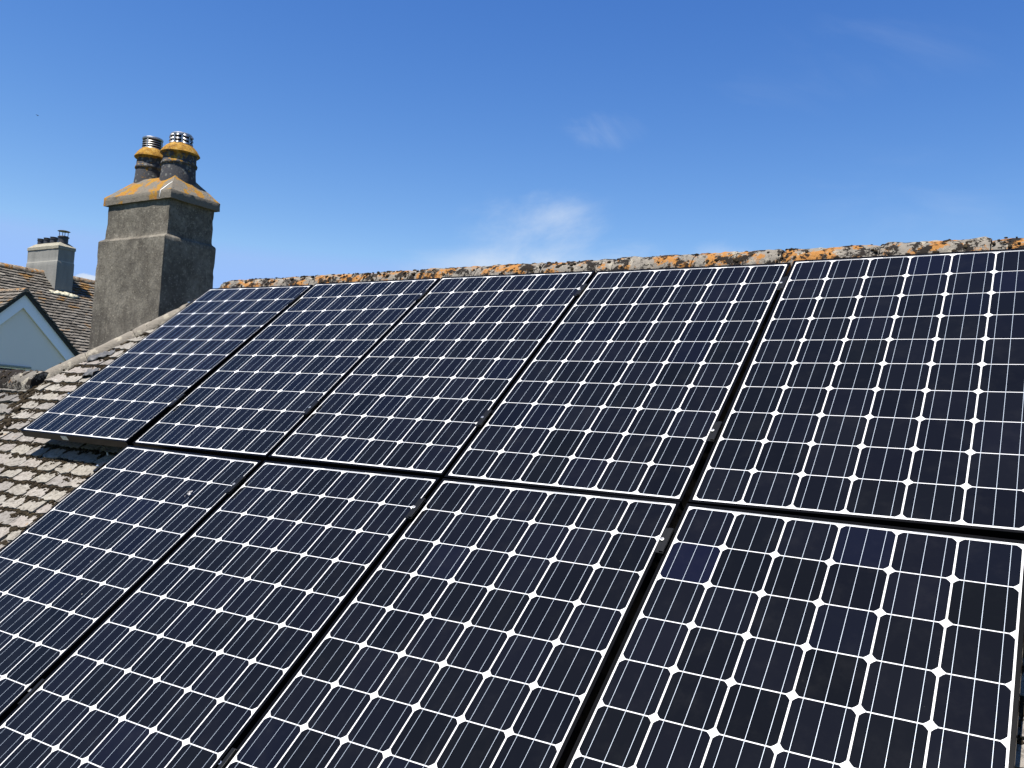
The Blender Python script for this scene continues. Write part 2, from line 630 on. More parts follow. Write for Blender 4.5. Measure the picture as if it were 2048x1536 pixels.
def front_roof():
    mb = MB()
    ms = MB()
    rng = random.Random(5)
    W = .1675
    k = 0
    v = -.146 + .1 * 12
    while v > V_EAVE:
        par = int(round((v + 1.146) / .1)) % 2
        off = .027 + (.0838 if par else 0)
        i = math.floor((-6.2 - off) / W)
        while off + i * W < U_RIGHT:
            u = off + i * W
            i += 1
            near = -2.4 < u < 1.0 or u > 4.0
            vc = v + .05
            pl = [(1, 0, U_RIGHT), (0, 1, V_RIDGE)]
            if vc > V_WING:
                # u >= hip_u(v)  ->  -u + K*v <= K*V_RIDGE - U_HIP ... from u = U_HIP - K*(V_RIDGE - v)
                pl.append((-1, HIP_K, HIP_K * V_RIDGE - U_HIP))
            elif vc > -.85:
                pl.append((-1, -.60, -(U_VAL + .60 * V_WING) + .02))
            else:
                pl.append((-1, 0, -(U_VAL + .60 * .72) + .02))
            jag = .0085 if near else .0015
            add_tile(mb, to_front, u + rng.uniform(-.004, .004), v, W, .165, .011, .020, rng, jag, pl, .05)
            # moss in the laps and joints where the photograph shows it
            vis = (-1.6 < u < .75 and -1.75 < v < .9 and u > (hip_u(v) if v > V_WING else val_u(v))) or (4.35 < u < 5.0 and -2.5 < v < .3)
            if vis:
                jx = u
                top = v + .1
                for q in range(rng.randint(20, 34)):
                    uu = jx + rng.uniform(-.09, .09)
                    dd = mnoise.noise(Vector((uu * 9, top * 9, 4.0)))
                    vv = top - abs(rng.gauss(0, .010 + .012 * max(0, dd + .3))) - .001
                    blob(ms, to_front(uu, vv, .010 + rng.uniform(-.003, .004)), rng.uniform(.006, .012), .55, RAX, rng)
                if rng.random() < .7:
                    for q in range(rng.randint(10, 26)):
                        f = rng.random()
                        uu = jx + rng.gauss(0, .004 + .022 * f * f)
                        vv = v + .025 + .075 * math.sqrt(f)
                        blob(ms, to_front(uu, vv, .012 + rng.uniform(-.003, .004)), rng.uniform(.005, .013), .55, RAX, rng)
                if rng.random() < .22:
                    c0 = (u + rng.uniform(.02, .15), v + rng.uniform(.03, .09))
                    for q in range(rng.randint(4, 12)):
                        blob(ms, to_front(c0[0] + rng.gauss(0, .016), c0[1] + rng.gauss(0, .012), .014), rng.uniform(.004, .010), .5, RAX, rng)
        v -= .1
    # the lower wing at the left, its courses a little out of step
    v = -.288
    row = 0
    while v > V_EAVE:
        off = -1.486 + (.09 if row % 2 else 0)
        i = math.floor((-6.2 - off) / .185)
        while off + i * .185 < 0:
            u = off + i * .185
            i += 1
            vc = v + .05
            lim = val_u(vc)
            if u > lim:
                continue
            pl = [(0, 1, V_WING)]
            if vc > -.85:
                pl.append((1, .60, U_VAL + .60 * V_WING - .0))
            else:
                pl.append((1, 0, U_VAL + .60 * .72))
            jag = .008 if u > -2.6 else .0015
            add_tile(mb, to_front, u, v, .185, .165, .016, .030, rng, jag, pl, .09)
            if u > -2.4 and v > -1.1:
                for q in range(rng.randint(14, 26)):
                    uu = u + rng.uniform(-.02, .19)
                    vv = v + .11 - abs(rng.gauss(0, .012))
                    blob(ms, to_front(uu, vv, .010), rng.uniform(.006, .015), .6, RAX, rng)
                for q in range(rng.randint(6, 12)):
                    blob(ms, to_front(u + rng.gauss(0, .012), v + rng.uniform(.02, .11), .014), rng.uniform(.006, .014), .6, RAX, rng)
        v -= .112
        row += 1
    # the mossy seam between the wing and the main slope
    for q in range(260):
        vv = rng.uniform(-1.0, V_WING)
        uu = val_u(vv) + rng.gauss(0, .035)
        blob(ms, to_front(uu, vv, .012 + rng.random() * .010), rng.uniform(.008, .022), .55, RAX, rng)
    # moss packed under the hip and ridge tiles
    for q in range(420):
        vv = rng.uniform(V_WING, V_RIDGE - .1)
        uu = hip_u(vv) + .085 + abs(rng.gauss(0, .018))
        if rng.random() < .55:
            blob(ms, to_front(uu, vv, .010), rng.uniform(.006, .014), .6, RAX, rng)
    for q in range(500):
        uu = rng.uniform(U_HIP + .1, 5.2)
        blob(ms, to_front(uu, V_RIDGE - .135 + rng.gauss(0, .012), .012), rng.uniform(.007, .016), .7, RAX, rng)
    return mb, ms


mbf, msf = front_roof()
roof = mbf.build('roof', M_TILE, house)
moss = msf.build('moss', M_MOSS, roof, smooth=True)
moss['kind'] = 'stuff'


def roof_deck_and_backs():
    """boarding under the tiles, and the slopes of the roof that face away"""
    mb = MB()
    D = N_TILE - .036

    def rp(u, v):
        return roof_pt(u, v, D)
    # front deck
    mb.poly([rp(-6.2, V_EAVE), rp(U_RIGHT, V_EAVE), rp(U_RIGHT, V_WING), rp(-6.2, V_WING)])
    mb.poly([rp(U_VAL, V_WING), rp(U_RIGHT, V_WING), rp(U_RIGHT, V_RIDGE), rp(U_HIP, V_RIDGE)])
    return mb.build('roof_deck', M_DECK, house)


roof_deck_and_backs()
PEAK = roof_pt(0, V_RIDGE, N_TILE)            # y, z of the main ridge
WPEAK = roof_pt(0, V_WING, N_TILE)            # y, z of the wing ridge


def back_slopes():
    mb = MB()
    rng = random.Random(8)
    # main rear slope
    y0, z0 = PEAK.y, PEAK.z

    def rear(u, v, n):        # v measured down from the ridge as negative
        return Vector((u, y0 - v * CS + n * SN, z0 + v * SN + n * CS - .016))
    v = -.1
    r = 0
    while v > -3.85:
        i = 0
        u = -4 + (.1 if r % 2 else 0)
        while u < U_RIGHT:
            add_tile(mb, rear, u, v, .2, .2, .013, .024, rng, .0012, [(1, 0, U_RIGHT), (-1, HIP_K, -U_HIP), (0, 1, 0)])
            u += .2
        v -= .125
        r += 1
    # hip slope on the left end: rises in +x from the hip lines
    hx = Vector((HIP_K, 0, SN)).normalized()
    hn = Vector((-SN, 0, HIP_K)).normalized()
    O = Vector((U_HIP, y0, z0))

    def hipf(u, v, n):        # u along y, v up the hip slope
        return O + Vector((0, u, 0)) + hx * v + hn * (n - .016)
    ln = math.sqrt(HIP_K ** 2 + SN ** 2)
    v = -.1
    r = 0
    while v > -3.6:
        u = -3.2 + (.1 if r % 2 else 0)
        while u < 3.2:
            # |u| <= CS * (-v)/ln
            add_tile(mb, hipf, u, v, .2, .2, .013, .024, rng, .0012, [(1, CS / ln, 0), (-1, CS / ln, 0)])
            u += .2
        v -= .125
        r += 1
    # rear slope of the wing
    yw, zw = WPEAK.y, WPEAK.z

    def wrear(u, v, n):
        return Vector((u, yw - v * CS + n * SN, zw + v * SN + n * CS - .016))
    v = -.1
    r = 0
    while v > -2.65:
        u = -6.2 + (.1 if r % 2 else 0)
        while u < U_VAL - .1:
            add_tile(mb, wrear, u, v, .2, .2, .013, .024, rng, .0012, [(0, 1, 0), (-1, 0, 6.2), (1, 0, U_VAL)])
            u += .2
        v -= .125
        r += 1
    return mb.build('rear_roof', M_TILE, house)


back_slopes()


def cap_run(name, mat, p0, p1, r, drop, seg_len, amp, rng, up=Vector((0, 0, 1)), arc=105, parent=None, lumps=0, lump_mat=None):
    """half-round ridge tiles bedded end to end along a line"""
    mb = MB()
    p0, p1 = Vector(p0), Vector(p1)
    d = (p1 - p0)
    L = d.length
    d.normalize()
    side = d.cross(up).normalized()
    upv = side.cross(d).normalized()
    n = max(1, round(L / seg_len))
    sl = L / n
    na = 16
    seed = Vector((rng.random() * 30, rng.random() * 30, 0))
    for s in range(n):
        a0, a1 = s * sl + .002, (s + 1) * sl - .002
        nl = max(6, int(sl / .025))
        rr = r * (1 + rng.uniform(-.03, .03))
        off = rng.uniform(-.004, .004)
        rings = []
        for i in range(nl + 1):
            t = a0 + (a1 - a0) * i / nl
            ring = []
            e = .93 if i in (0, nl) else 1.0
            for k in range(na + 1):
                an = math.radians(-arc + 2 * arc * k / na)
                dirv = side * math.sin(an) + upv * math.cos(an)
                base = p0 + d * t + upv * (-drop + off)
                q = base + dirv * rr
                w = amp * (mnoise.noise(q * 17 + seed) + .6 * mnoise.noise(q * 45 + seed))
                ring.append(base + dirv * (rr * e + w))
            rings.append(ring)
        vs = [p for ring in rings for p in ring]
        m = na + 1
        fs = [(i * m + k, i * m + k + 1, (i + 1) * m + k + 1, (i + 1) * m + k) for i in range(nl) for k in range(na)]
        fs.append(tuple(range(m)))
        fs.append(tuple(nl * m + k for k in range(m)))
        fs += [(i * m, (i + 1) * m, (i + 1) * m + na, i * m + na) for i in range(nl)]
        mb.raw(vs, fs)
    o = mb.build(name, mat, parent, smooth=True, edge=50)
    if lumps:
        ml = MB()
        for q in range(lumps):
            t = rng.random() * L
            c0 = p0 + d * t
            if mnoise.noise(c0 * 5.1 + seed) < rng.uniform(-.5, .25):
                continue
            an = math.radians(rng.uniform(-85, 85))
            dirv = side * math.sin(an) + upv * math.cos(an)
            c = c0 - upv * drop + dirv * r * .995
            blob(ml, c, rng.uniform(.003, .011), .6, (d, d.cross(dirv), dirv), rng)
        mo = ml.build('moss', lump_mat or M_MOSS, o, smooth=True)
        mo['kind'] = 'stuff'
    return o


rg = random.Random(3)
HIPTOP = Vector((U_HIP, PEAK.y, PEAK.z))
cap_run('ridge_cap', M_RIDGE, HIPTOP + Vector((-.03, 0, 0)), (U_RIGHT, PEAK.y, PEAK.z + .021), .110, .062, .45, .008, rg, parent=house, lumps=2200)
hb = Vector((U_VAL, WPEAK.y, WPEAK.z))
cap_run('hip_cap', M_HIP, hb + (HIPTOP - hb) * .0, HIPTOP + (HIPTOP - hb).normalized() * -.05, .076, .045, .34, .0035, rg, parent=house, lumps=60)
hr = Vector((U_HIP - 2.64, PEAK.y + 2.9, PEAK.z - 2.48))
cap_run('hip_cap', M_HIP, hr, HIPTOP, .076, .045, .34, .0035, rg, parent=house)
cap_run('wing_ridge_cap', M_MOSSRIDGE, (-6.2, WPEAK.y, WPEAK.z), (U_VAL + .10, WPEAK.y, WPEAK.z), .112, .052, .42, .010, rg, parent=house, lumps=900)


def lead_bits():
    mb = MB()
    rng = random.Random(21)
    for (u, v, w, h, a) in ((-1.075, .155, .20, .07, .45), (-.93, -.045, .10, .085, .2)):
        nx, ny = 14, 8
        vs, fs = [], []
        for j in range(ny + 1):
            for i in range(nx + 1):
                x, y = (i / nx - .5) * w, (j / ny - .5) * h
                x += .02 * mnoise.noise(Vector((y * 30, u, 0)))
                y += .015 * mnoise.noise(Vector((x * 25, v, 3)))
                uu = u + x * math.cos(a) - y * math.sin(a)
                vv = v + x * math.sin(a) + y * math.cos(a)
                n = .028 + .016 * mnoise.noise(Vector((uu * 22, vv * 22, 1))) + .012 * mnoise.noise(Vector((uu * 60, vv * 60, 4)))
                vs.append(to_front(uu, vv, n))
        for j in range(ny):
            for i in range(nx):
                fs.append((j * (nx + 1) + i, j * (nx + 1) + i + 1, (j + 1) * (nx + 1) + i + 1, (j + 1) * (nx + 1) + i))
        mb.raw(vs, fs)
    o = mb.build('lead_flashing', M_LEAD, roof, smooth=True)
    sm = o.modifiers.new('thickness', 'SOLIDIFY')
    sm.thickness = .003


lead_bits()


def house_walls():
    mb = MB()
    ze = -1.95

    def ring(x0, x1, y0, y1, z0, z1):
        mb.box(((x0 + x1) / 2, (y0 + y1) / 2, (z0 + z1) / 2), (x1 - x0, y1 - y0, z1 - z0))
    ring(-2.9, 7.25, -1.72, 3.5, -5.3, ze)
    ring(-6.0, -2.905, -1.715, 1.7, -5.3, ze - .003)
    # right hand gable
    yp, zp = PEAK.y, PEAK.z - .06
    for x in (7.0, 7.245):
        pass
    a = [Vector((7.1, -1.7, ze)), Vector((7.1, 3.48, ze)), Vector((7.1, yp, zp))]
    b = [p + Vector((.14, 0, 0)) for p in a]
    mb.raw(a + b, [(0, 1, 2), (5, 4, 3), (0, 3, 4, 1), (1, 4, 5, 2), (2, 5, 3, 0)])
    # left gable of the wing
    a = [Vector((-6.0, -1.7, ze)), Vector((-6.0, 1.68, ze)), Vector((-6.0, WPEAK.y, WPEAK.z - .06))]
    b = [p + Vector((.14, 0, 0)) for p in a]
    mb.raw(a + b, [(0, 1, 2), (5, 4, 3), (0, 3, 4, 1), (1, 4, 5, 2), (2, 5, 3, 0)])
    mb.build('wall', M_HWALL, house)
    g = MB()
    e = roof_pt(0, V_EAVE, N_TILE)
    n = 10
    prof = [(e.y - .05 + .055 * math.cos(math.pi + math.pi * k / n), e.z - .05 + .055 * math.sin(math.pi + math.pi * k / n)) for k in range(n + 1)]
    prof += [(y + (-.004 if i == 0 else .0), z) for i, (y, z) in enumerate([])]
    vs = [Vector((x, y, z)) for x in (-6.25, U_RIGHT + .05) for (y, z) in prof]
    m = n + 1
    g.raw(vs, [(k, k + 1, m + k + 1, m + k) for k in range(n)])
    go = g.build('gutter', M_GUTTER, house, smooth=True)
    sm = go.modifiers.new('thickness', 'SOLIDIFY')
    sm.thickness = .004


house_walls()


# ------------------------------------------------------------------ near chimney (part of the house)
def rect_loft(mb, rects, step=.05, amp=.003, seed=0.0, chip=0.0):
    """stacked rectangles (x0,x1,y0,y1,z) joined into a closed, slightly uneven prism"""
    sd = Vector((seed, seed * 1.7, seed * .3))
    x0, x1, y0, y1, _ = rects[0]
    nx = max(2, int((x1 - x0) / step))
    ny = max(2, int((y1 - y0) / step))
    per = [(i / nx, 0) for i in range(nx)] + [(1, j / ny) for j in range(ny)] + [(1 - i / nx, 1) for i in range(nx)] + [(0, 1 - j / ny) for j in range(ny)]
    zs = []
    for a, b in zip(rects[:-1], rects[1:]):
        L = math.dist(a, b)
        n = max(1, int(L / step))
        for i in range(n):
            t = i / n
            zs.append([a[k] + (b[k] - a[k]) * t for k in range(5)])
    zs.append(list(rects[-1]))

    def P(s, t, r):
        p = Vector((r[0] + (r[1] - r[0]) * s, r[2] + (r[3] - r[2]) * t, r[4]))
        q = p * 6 + sd
        d = mnoise.noise_vector(q) * amp + mnoise.noise_vector(q * 4.3) * amp * .6
        if chip and s in (0, 1) and t in (0, 1):
            k = max(0, mnoise.noise(p * 9 + sd)) * chip
            d += Vector(((.5 - s) * 2 * k, (.5 - t) * 2 * k, 0))
        return p + d
    vs, fs = [], []
    n = len(per)
    for r in zs:
        vs += [P(s, t, r) for (s, t) in per]
    for i in range(len(zs) - 1):
        for k in range(n):
            k2 = (k + 1) % n
            fs.append((i * n + k, i * n + k2, (i + 1) * n + k2, (i + 1) * n + k))
    fs.append(tuple(range(n - 1, -1, -1)))
    fs.append(tuple((len(zs) - 1) * n + k for k in range(n)))
    mb.raw(vs, fs)


CX1, CY0, CZ = -2.501, 1.682, 1.633      # near lower corner of the cap
CX0, CY1 = CX1 - 1.044, CY0 + .571
ux0, ux1, uy0, uy1 = CX0 + .043, CX1 - .043, CY0 + .025, CY1 - .033
mb = MB()
rect_loft(mb, [(ux0 - .045, ux1 + .040, uy0 - .047, uy1 + .028, -5.2),
               (ux0 - .045, ux1 + .040, uy0 - .047, uy1 + .028, -1.0),
               (ux0 - .040, ux1 + .036, uy0 - .045, uy1 + .026, 1.262),
               (ux0 - .030, ux1 + .030, uy0 - .036, uy1 + .018, 1.275),
               (ux0 - .006, ux1 + .004, uy0 - .006, uy1 + .004, 1.293),
               (ux0, ux1, uy0, uy1, 1.31),
               (ux0, ux1, uy0, uy1, CZ + .004)], .035, .0028, 3, .012)
chimney = mb.build('chimney', M_REND, house, smooth=True, edge=32)
mb = MB()
rect_loft(mb, [(CX0, CX1, CY0, CY1, CZ), (CX0, CX1, CY0, CY1, CZ + .078), (CX0 + .004, CX1 - .004, CY0 + .004, CY1 - .004, CZ + .084),
               (CX0 + .24, CX1 - .19, CY0 + .165, CY1 - .165, CZ + .272), (CX0 + .26, CX1 - .21, CY0 + .185, CY1 - .185, CZ + .282)], .03, .0035, 9, .006)
mb.build('chimney_cap', M_CAP, chimney, smooth=True, edge=35)


def pot(name, x, y, z, s, h, rim):
    """bellied pot with a bead below a domed rim"""
    mb = MB()
    r = s
    prof = [(r * 1.03, -.17), (r * 1.02, 0), (r * .985, .06 * h / .2), (r * .95, .13 * h / .2),
            (r * 1.02, .138 * h / .2), (r * 1.035, .150 * h / .2), (r * 1.00, .164 * h / .2), (r * .955, .172 * h / .2), (r * .945, .21 * h / .2),
            (r * .93, h + .022), (r * .96, h + .036), (rim * 1.03, h + .046), (rim * 1.06, h + .053), (rim * 1.03, h + .066),
            (rim * .90, h + .10), (rim * .78, h + .124), (rim * .66, h + .14), (rim * .585, h + .152), (rim * .56, h + .150), (rim * .54, h + .12)]
    mb.lathe(prof, seg=56, wob=.0035)
    o = mb.build(name, M_POT, chimney, smooth=True, edge=45)
    o.location = (x, y, z)
    return h + .150


def cowl(x, y, z, r, h, rows, bulge):
    """louvred stainless cylinder: rings of slots between ribs, flat lid"""
    mb = MB()
    mb.lathe([(r * .80, -.03), (r * .80, h - .006)], seg=32, m=1)  # solid plain black core behind the slots
    nr = 3 if bulge else 8
    ribs = 8 if bulge else 4
    band = h / rows
    for k in range(ribs):
        a = 2 * math.pi * (k + .28) / ribs
        w = .016 if bulge else .012
        M = Matrix.Rotation(a, 3, 'Z')
        mb.box(M @ Vector((r * .985, 0, h / 2 - .015)), (r * .06, w, h - .004), 0, M)
    for j in range(rows):
        zz = band * (j + .5)
        if bulge:
            # pressed louvres that bow outwards between the ribs
            for k in range(ribs):
                a0 = 2 * math.pi * (k + .28) / ribs + .016 / r * .5
                a1 = 2 * math.pi * (k + 1.28) / ribs - .016 / r * .5
                n = 8
                vs = []
                for i in range(n + 1):
                    t = i / n
                    a = a0 + (a1 - a0) * t
                    b = math.sin(math.pi * t)
                    for (dr, dz) in ((0, band * .36), (.016 * b, band * .10 * b + band * .1), (.021 * b, -band * .30 * b), (.001, -band * .42 * b)):
                        vs.append(Vector(((r + dr) * math.cos(a), (r + dr) * math.sin(a), zz + dz)))
                fs = [(i * 4 + q, i * 4 + q + 1, (i + 1) * 4 + q + 1, (i + 1) * 4 + q) for i in range(n) for q in range(3)]
                mb.raw(vs, fs)
        else:
            mb.lathe([(r * .84, zz + band * .30), (r * .90, zz + band * .34), (r, zz - band * .08), (r * 1.005, zz - band * .16), (r * .99, zz - band * .22), (r * .86, zz + band * .05)], seg=40, caps=False)
    mb.lathe([(r * 1.0, h - .012), (r * 1.03, h - .008), (r * 1.03, h + .004), (r * .97, h + .010), (r * .5, h + .014), (.001, h + .015)], seg=40)
    mb.lathe([(r * .99, -.03), (r * 1.0, .004)], seg=40, caps=False)
    o = mb.build('cowl', [M_COWL, M_DARK], chimney, smooth=True, edge=35)
    o.location = (x, y, z)


PY = CY0 + .285
tz = pot('chimney_pot', -2.805, PY, CZ + .262, .165, .205, .176)
cowl(-2.805, PY, CZ + .262 + tz - .012, .098, .108, 3, True)
tz = pot('chimney_pot', -3.255, PY, CZ + .262, .142, .215, .152)
cowl(-3.255, PY, CZ + .262 + tz - .012, .097, .112, 5, False)


def dropping():
    mb = MB()
    rng = random.Random(2)
    x = CX1 - .155
    pts = [(x + .06, CY0 + .075, CZ + .174), (x + .035, CY0 + .05, CZ + .143), (x + .012, CY0 + .012, CZ + .096), (x + .004, CY0 - .0045, CZ + .078), (x, CY0 - .0045, CZ + .045), (x - .004, CY0 - .0045, CZ + .012)]
    ws = [.002, .004, .0045, .004, .003, .002]
    vs = []
    for p, w in zip(pts, ws):
        vs += [Vector(p) + Vector((-w, 0, .002)), Vector(p) + Vector((0, -.004, .004)), Vector(p) + Vector((w, 0, .002))]
    fs = []
    for i in range(len(pts) - 1):
        for k in range(2):
            fs.append((i * 3 + k, i * 3 + k + 1, i * 3 + k + 4, i * 3 + k + 3))
    mb.raw(vs, fs)
    mb.build('bird_dropping', M_WHITE, chimney, smooth=True)


dropping()

# ------------------------------------------------------------------ solar panels
CU, CV, PU, PV = .16094, .158, 1.01187, 1.62864
PW, PH = .9945, 1.616
# how each panel really sits: shift along u, v, off the roof, tilt along v, tilt along u
OFFS = {(0, 0): (.001, -.004, .0059, -.0071, -.0046), (0, 1): (-.0007, .0091, -.0053, .0043, .0009), (0, 2): (-.0008, .0092, -.0045, .0063, -.0022),
        (0, 3): (-.0012, -.0031, -.0030, .0057, -.0001), (0, 4): (.0026, -.0021, .0071, .0100, .0081), (1, 1): (.0014, -.0086, .0120, -.0180, -.0077),
        (1, 2): (.0015, .0009, .0037, -.0169, .0047), (1, 3): (-.0026, .0069, -.0014, -.0112, .0038), (1, 4): (.001, -.0014, -.0029, -.006, -.0068)}


def cell_mesh():
    mb = MB()
    hw, hh, c = .0778, .07705, .0136
    pts = []
    for (sx, sy, a0) in ((1, 1, 0), (-1, 1, 90), (-1, -1, 180), (1, -1, 270)):
        # shallow arc across each cropped corner
        seq = [Vector((hw, hh - c)), Vector((hw - c * .455, hh - c * .455)), Vector((hw - c, hh))]
        if sx != sy:
            seq = seq[::-1]
        for q in seq:
            pts.append((sx * q.x, sy * q.y, 0))
    mb.poly(pts, 0)
    for x in (-.052, 0, .052):
        w = .0006
        h = hh
        # ribbon with the odd solder bump
        mb.poly([(x - w, -h - .0012, .0005), (x + w, -h - .0012, .0005), (x + w, h + .0012, .0005), (x - w, h + .0012, .0005)], 1)
        for k in range(0):
            y = -h + .025 + k * .05 + RNG.uniform(-.006, .006)
            mb.poly([(x - w * 1.25, y - .003, .0008), (x + w * 1.25, y - .003, .0008), (x + w * 1.25, y + .003, .0008), (x - w * 1.25, y + .003, .0008)], 1)
    me = bpy.data.meshes.new('solar_cell')
    me.from_pydata(mb.v, [], mb.f)
    me.materials.append(M_CELL)
    me.materials.append(M_BUS)
    me.polygons.foreach_set('material_index', mb.mi)
    me.update()
    return me


def frame_mesh():
    mb = MB()
    W, H = PW / 2, PH / 2
    lip, dep, top, bv = .0115, .044, .0016, .0007

    def loop(w, h, z):
        return [Vector((-w, -h, z)), Vector((w, -h, z)), Vector((w, h, z)), Vector((-w, h, z))]
    loops = [loop(W - .030, H - .030, -dep + .002), loop(W - .030, H - .030, -dep), loop(W - bv, H - bv, -dep), loop(W, H, -dep + bv), loop(W, H, top - bv), loop(W - bv, H - bv, top),
             loop(W - lip + bv, H - lip + bv, top), loop(W - lip, H - lip, top - bv), loop(W - lip, H - lip, -.006)]
    vs = [p for l in loops for p in l]
    fs = []
    for i in range(len(loops) - 1):
        for k in range(4):
            k2 = (k + 1) % 4
            fs.append((i * 4 + k, i * 4 + k2, (i + 1) * 4 + k2, (i + 1) * 4 + k))
    mb.raw(vs, fs)
    me = bpy.data.meshes.new('frame')
    me.from_pydata(mb.v, [], mb.f)
    me.materials.append(M_FRAME)
    bm = bmesh.new()
    bm.from_mesh(me)
    bmesh.ops.recalc_face_normals(bm, faces=bm.faces[:])
    bm.to_mesh(me)
    bm.free()
    return me


def back_mesh():
    mb = MB()
    w, h = PW / 2 - .0108, PH / 2 - .0108
    z1, z0 = -.0007, -.0052
    mb.raw([(-w, -h, z0), (w, -h, z0), (w, h, z0), (-w, h, z0), (-w, -h, z1), (w, -h, z1), (w, h, z1), (-w, h, z1)],
           [(3, 2, 1, 0), (4, 5, 6, 7), (0, 1, 5, 4), (1, 2, 6, 5), (2, 3, 7, 6), (3, 0, 4, 7)])
    # cross ribbons along the head of the cell strings
    for (a, b) in ((.35, 1.75), (2.3, 3.7), (4.25, 5.65)):
        for y in (.7958, .7925):
            x0, x1 = (a - 3) * CU, (b - 3) * CU
            mb.poly([(x0, y - .0009, z1 + .0005), (x1, y - .0009, z1 + .0005), (x1, y + .0009, z1 + .0005), (x0, y + .0009, z1 + .0005)], 1)
    me = bpy.data.meshes.new('backsheet')
    me.from_pydata(mb.v, [], mb.f)
    me.materials.append(M_BACK)
    me.materials.append(M_TAPE)
    me.polygons.foreach_set('material_index', mb.mi)
    return me


ME_CELL, ME_FRAME, ME_BACK = cell_mesh(), frame_mesh(), back_mesh()
ORD = ['first', 'second', 'third', 'fourth', 'fifth']
LABELS = {
    (0, 0): 'upper left black solar panel beside the hip tiles, with no panel below it',
    (0, 1): 'black solar panel in the upper row, second from the chimney',
    (0, 2): 'black solar panel in the middle of the upper row of five',
    (0, 3): 'black solar panel in the upper row, left neighbour of the rightmost upper one',
    (0, 4): 'upper black solar panel at the right end of the row under the ridge',
    (1, 1): 'lower row black solar panel next to the bare tiles, with fluff on it',
    (1, 2): 'lower row black solar panel, second from the bare tiles at the left',
    (1, 3): 'lower row black solar panel, left neighbour of the nearest one',
    (1, 4): 'nearest black solar panel, lower right, one bluer cell near its top left corner',
}
PANELS = {}
crng = random.Random(77)
for key in sorted(OFFS):
    row, c = key
    du, dv, dn, ta, tb = OFFS[key]
    u, v = c * PU + du, -row * PV + dv
    p = empty('solar_panel', LABELS[key], 'solar panel', 'solar panels in two rows on the roof', roof_pt(u, v, dn))
    p.rotation_euler = (TH + ta, -tb, 0)
    PANELS[key] = p
    link(bpy.data.objects.new('frame', ME_FRAME), p)
    link(bpy.data.objects.new('backsheet', ME_BACK), p)
    for j in range(10):
        for i in range(6):
            o = link(bpy.data.objects.new('solar_cell', ME_CELL), p)
            o.location = ((i - 2.5) * CU, (4.5 - j) * CV, 0)
            k = crng.uniform(.88, 1.08)
            b = crng.uniform(.92, 1.1)
            col = (k, k, k * b, 1)
            if crng.random() < .05:
                col = (k, k * 1.05, k * 1.3, 1)
            if key == (1, 4) and (i, j) == (0, 1):
                col = (1.0, 1.08, 1.75, 1)
                o['label'] = 'bluer cell than its neighbours'
            if key == (1, 4) and (i, j) == (3, 0):
                col = (1.0, 1.1, 1.6, 1)
            if key == (0, 4) and (i, j) in ((4, 0), (5, 1), (3, 0)):
                col = (1.0, 1.05, 1.4, 1)
            o.color = col
# maker's sticker on the lower edge of the upper left panel
mb = MB()
mb.box((-.073 + .0005, -PH / 2 - .0012, -.020), (.055, .002, .026), 0, None, .0006)
for k in range(4):
    mb.box((-.073, -PH / 2 - .00235, -.012 - k * .005), (.044 - .006 * (k % 2), .0006, .0014), 1)
mb.build('sticker', [M_WHITE, simple('grey_print', (.30, .30, .30), .6)], PANELS[(0, 0)])


# clamps between neighbouring panels
def clamp_proto():
    r = empty('panel_clamp', '', 'clamp')
    mb = MB()
    mb.box((0, 0, .0048), (.031, .110, .0030), 0, None, .0008)
    mb.box((.0078, 0, .0092), (.0150, .104, .0060), 0, None, .0010)
    mb.box((0, 0, -.022), (.0090, .110, .050), 0)
    o = mb.build('clamp_plate', M_CLAMP, r)
    b = MB()
    b.lathe([(.0070, .006), (.0070, .0105), (.0062, .0118), (.0036, .0120), (.0034, .0085), (.0005, .0085)], c=(-.0055, 0, 0), seg=20)
    b.build('bolt', M_BOLT, r, smooth=True, edge=40)
    return r


def copy_tree(root):
    c = root.copy()
    COL.objects.link(c)
    for ch in root.children:
        d = ch.copy()
        COL.objects.link(d)
        d.parent = c
    return c


TV = (.607, -.449)
BV = (-1.010, -2.122)
spots = []
NAMES_T = ['first and second', 'second and third', 'third and fourth', 'fourth and fifth']
for g in range(4):
    spots.append((g * PU + PU / 2, TV[0], 'black clamp high in the gap between the %s upper solar panels' % NAMES_T[g]))
    spots.append((g * PU + PU / 2, TV[1], 'black clamp low in the gap between the %s upper solar panels' % NAMES_T[g]))
for g in range(1, 4):
    spots.append((g * PU + PU / 2, BV[0], 'black clamp high in the gap between the %s lower solar panels' % NAMES_T[g - 1]))
    spots.append((g * PU + PU / 2, BV[1], 'black clamp low in the gap between the %s lower solar panels' % NAMES_T[g - 1]))
proto = clamp_proto()
for i, (u, v, lab) in enumerate(spots):
    o = proto if i == 0 else copy_tree(proto)
    o.location = roof_pt(u, v, .0015)
    o.rotation_euler = (TH, 0, 0)
    o['label'] = lab
    o['group'] = 'clamps between solar panels'


# end clamps on the outer left edges
def end_clamp():
    r = empty('end_clamp', '', 'clamp')
    mb = MB()
    mb.box((.004, 0, .0052), (.022, .070, .0030), 0, None, .0008)
    mb.box((-.0065, 0, -.022), (.0060, .070, .057), 0, None, .0008)
    mb.build('clamp_plate', M_CLAMP, r)
    b = MB()
    b.lathe([(.0070, .006), (.0070, .0115), (.0062, .0128), (.0036, .0130), (.0005, .0095)], c=(-.010, 0, 0), seg=20)
    b.build('bolt', M_BOLT, r, smooth=True, edge=40)
    return r


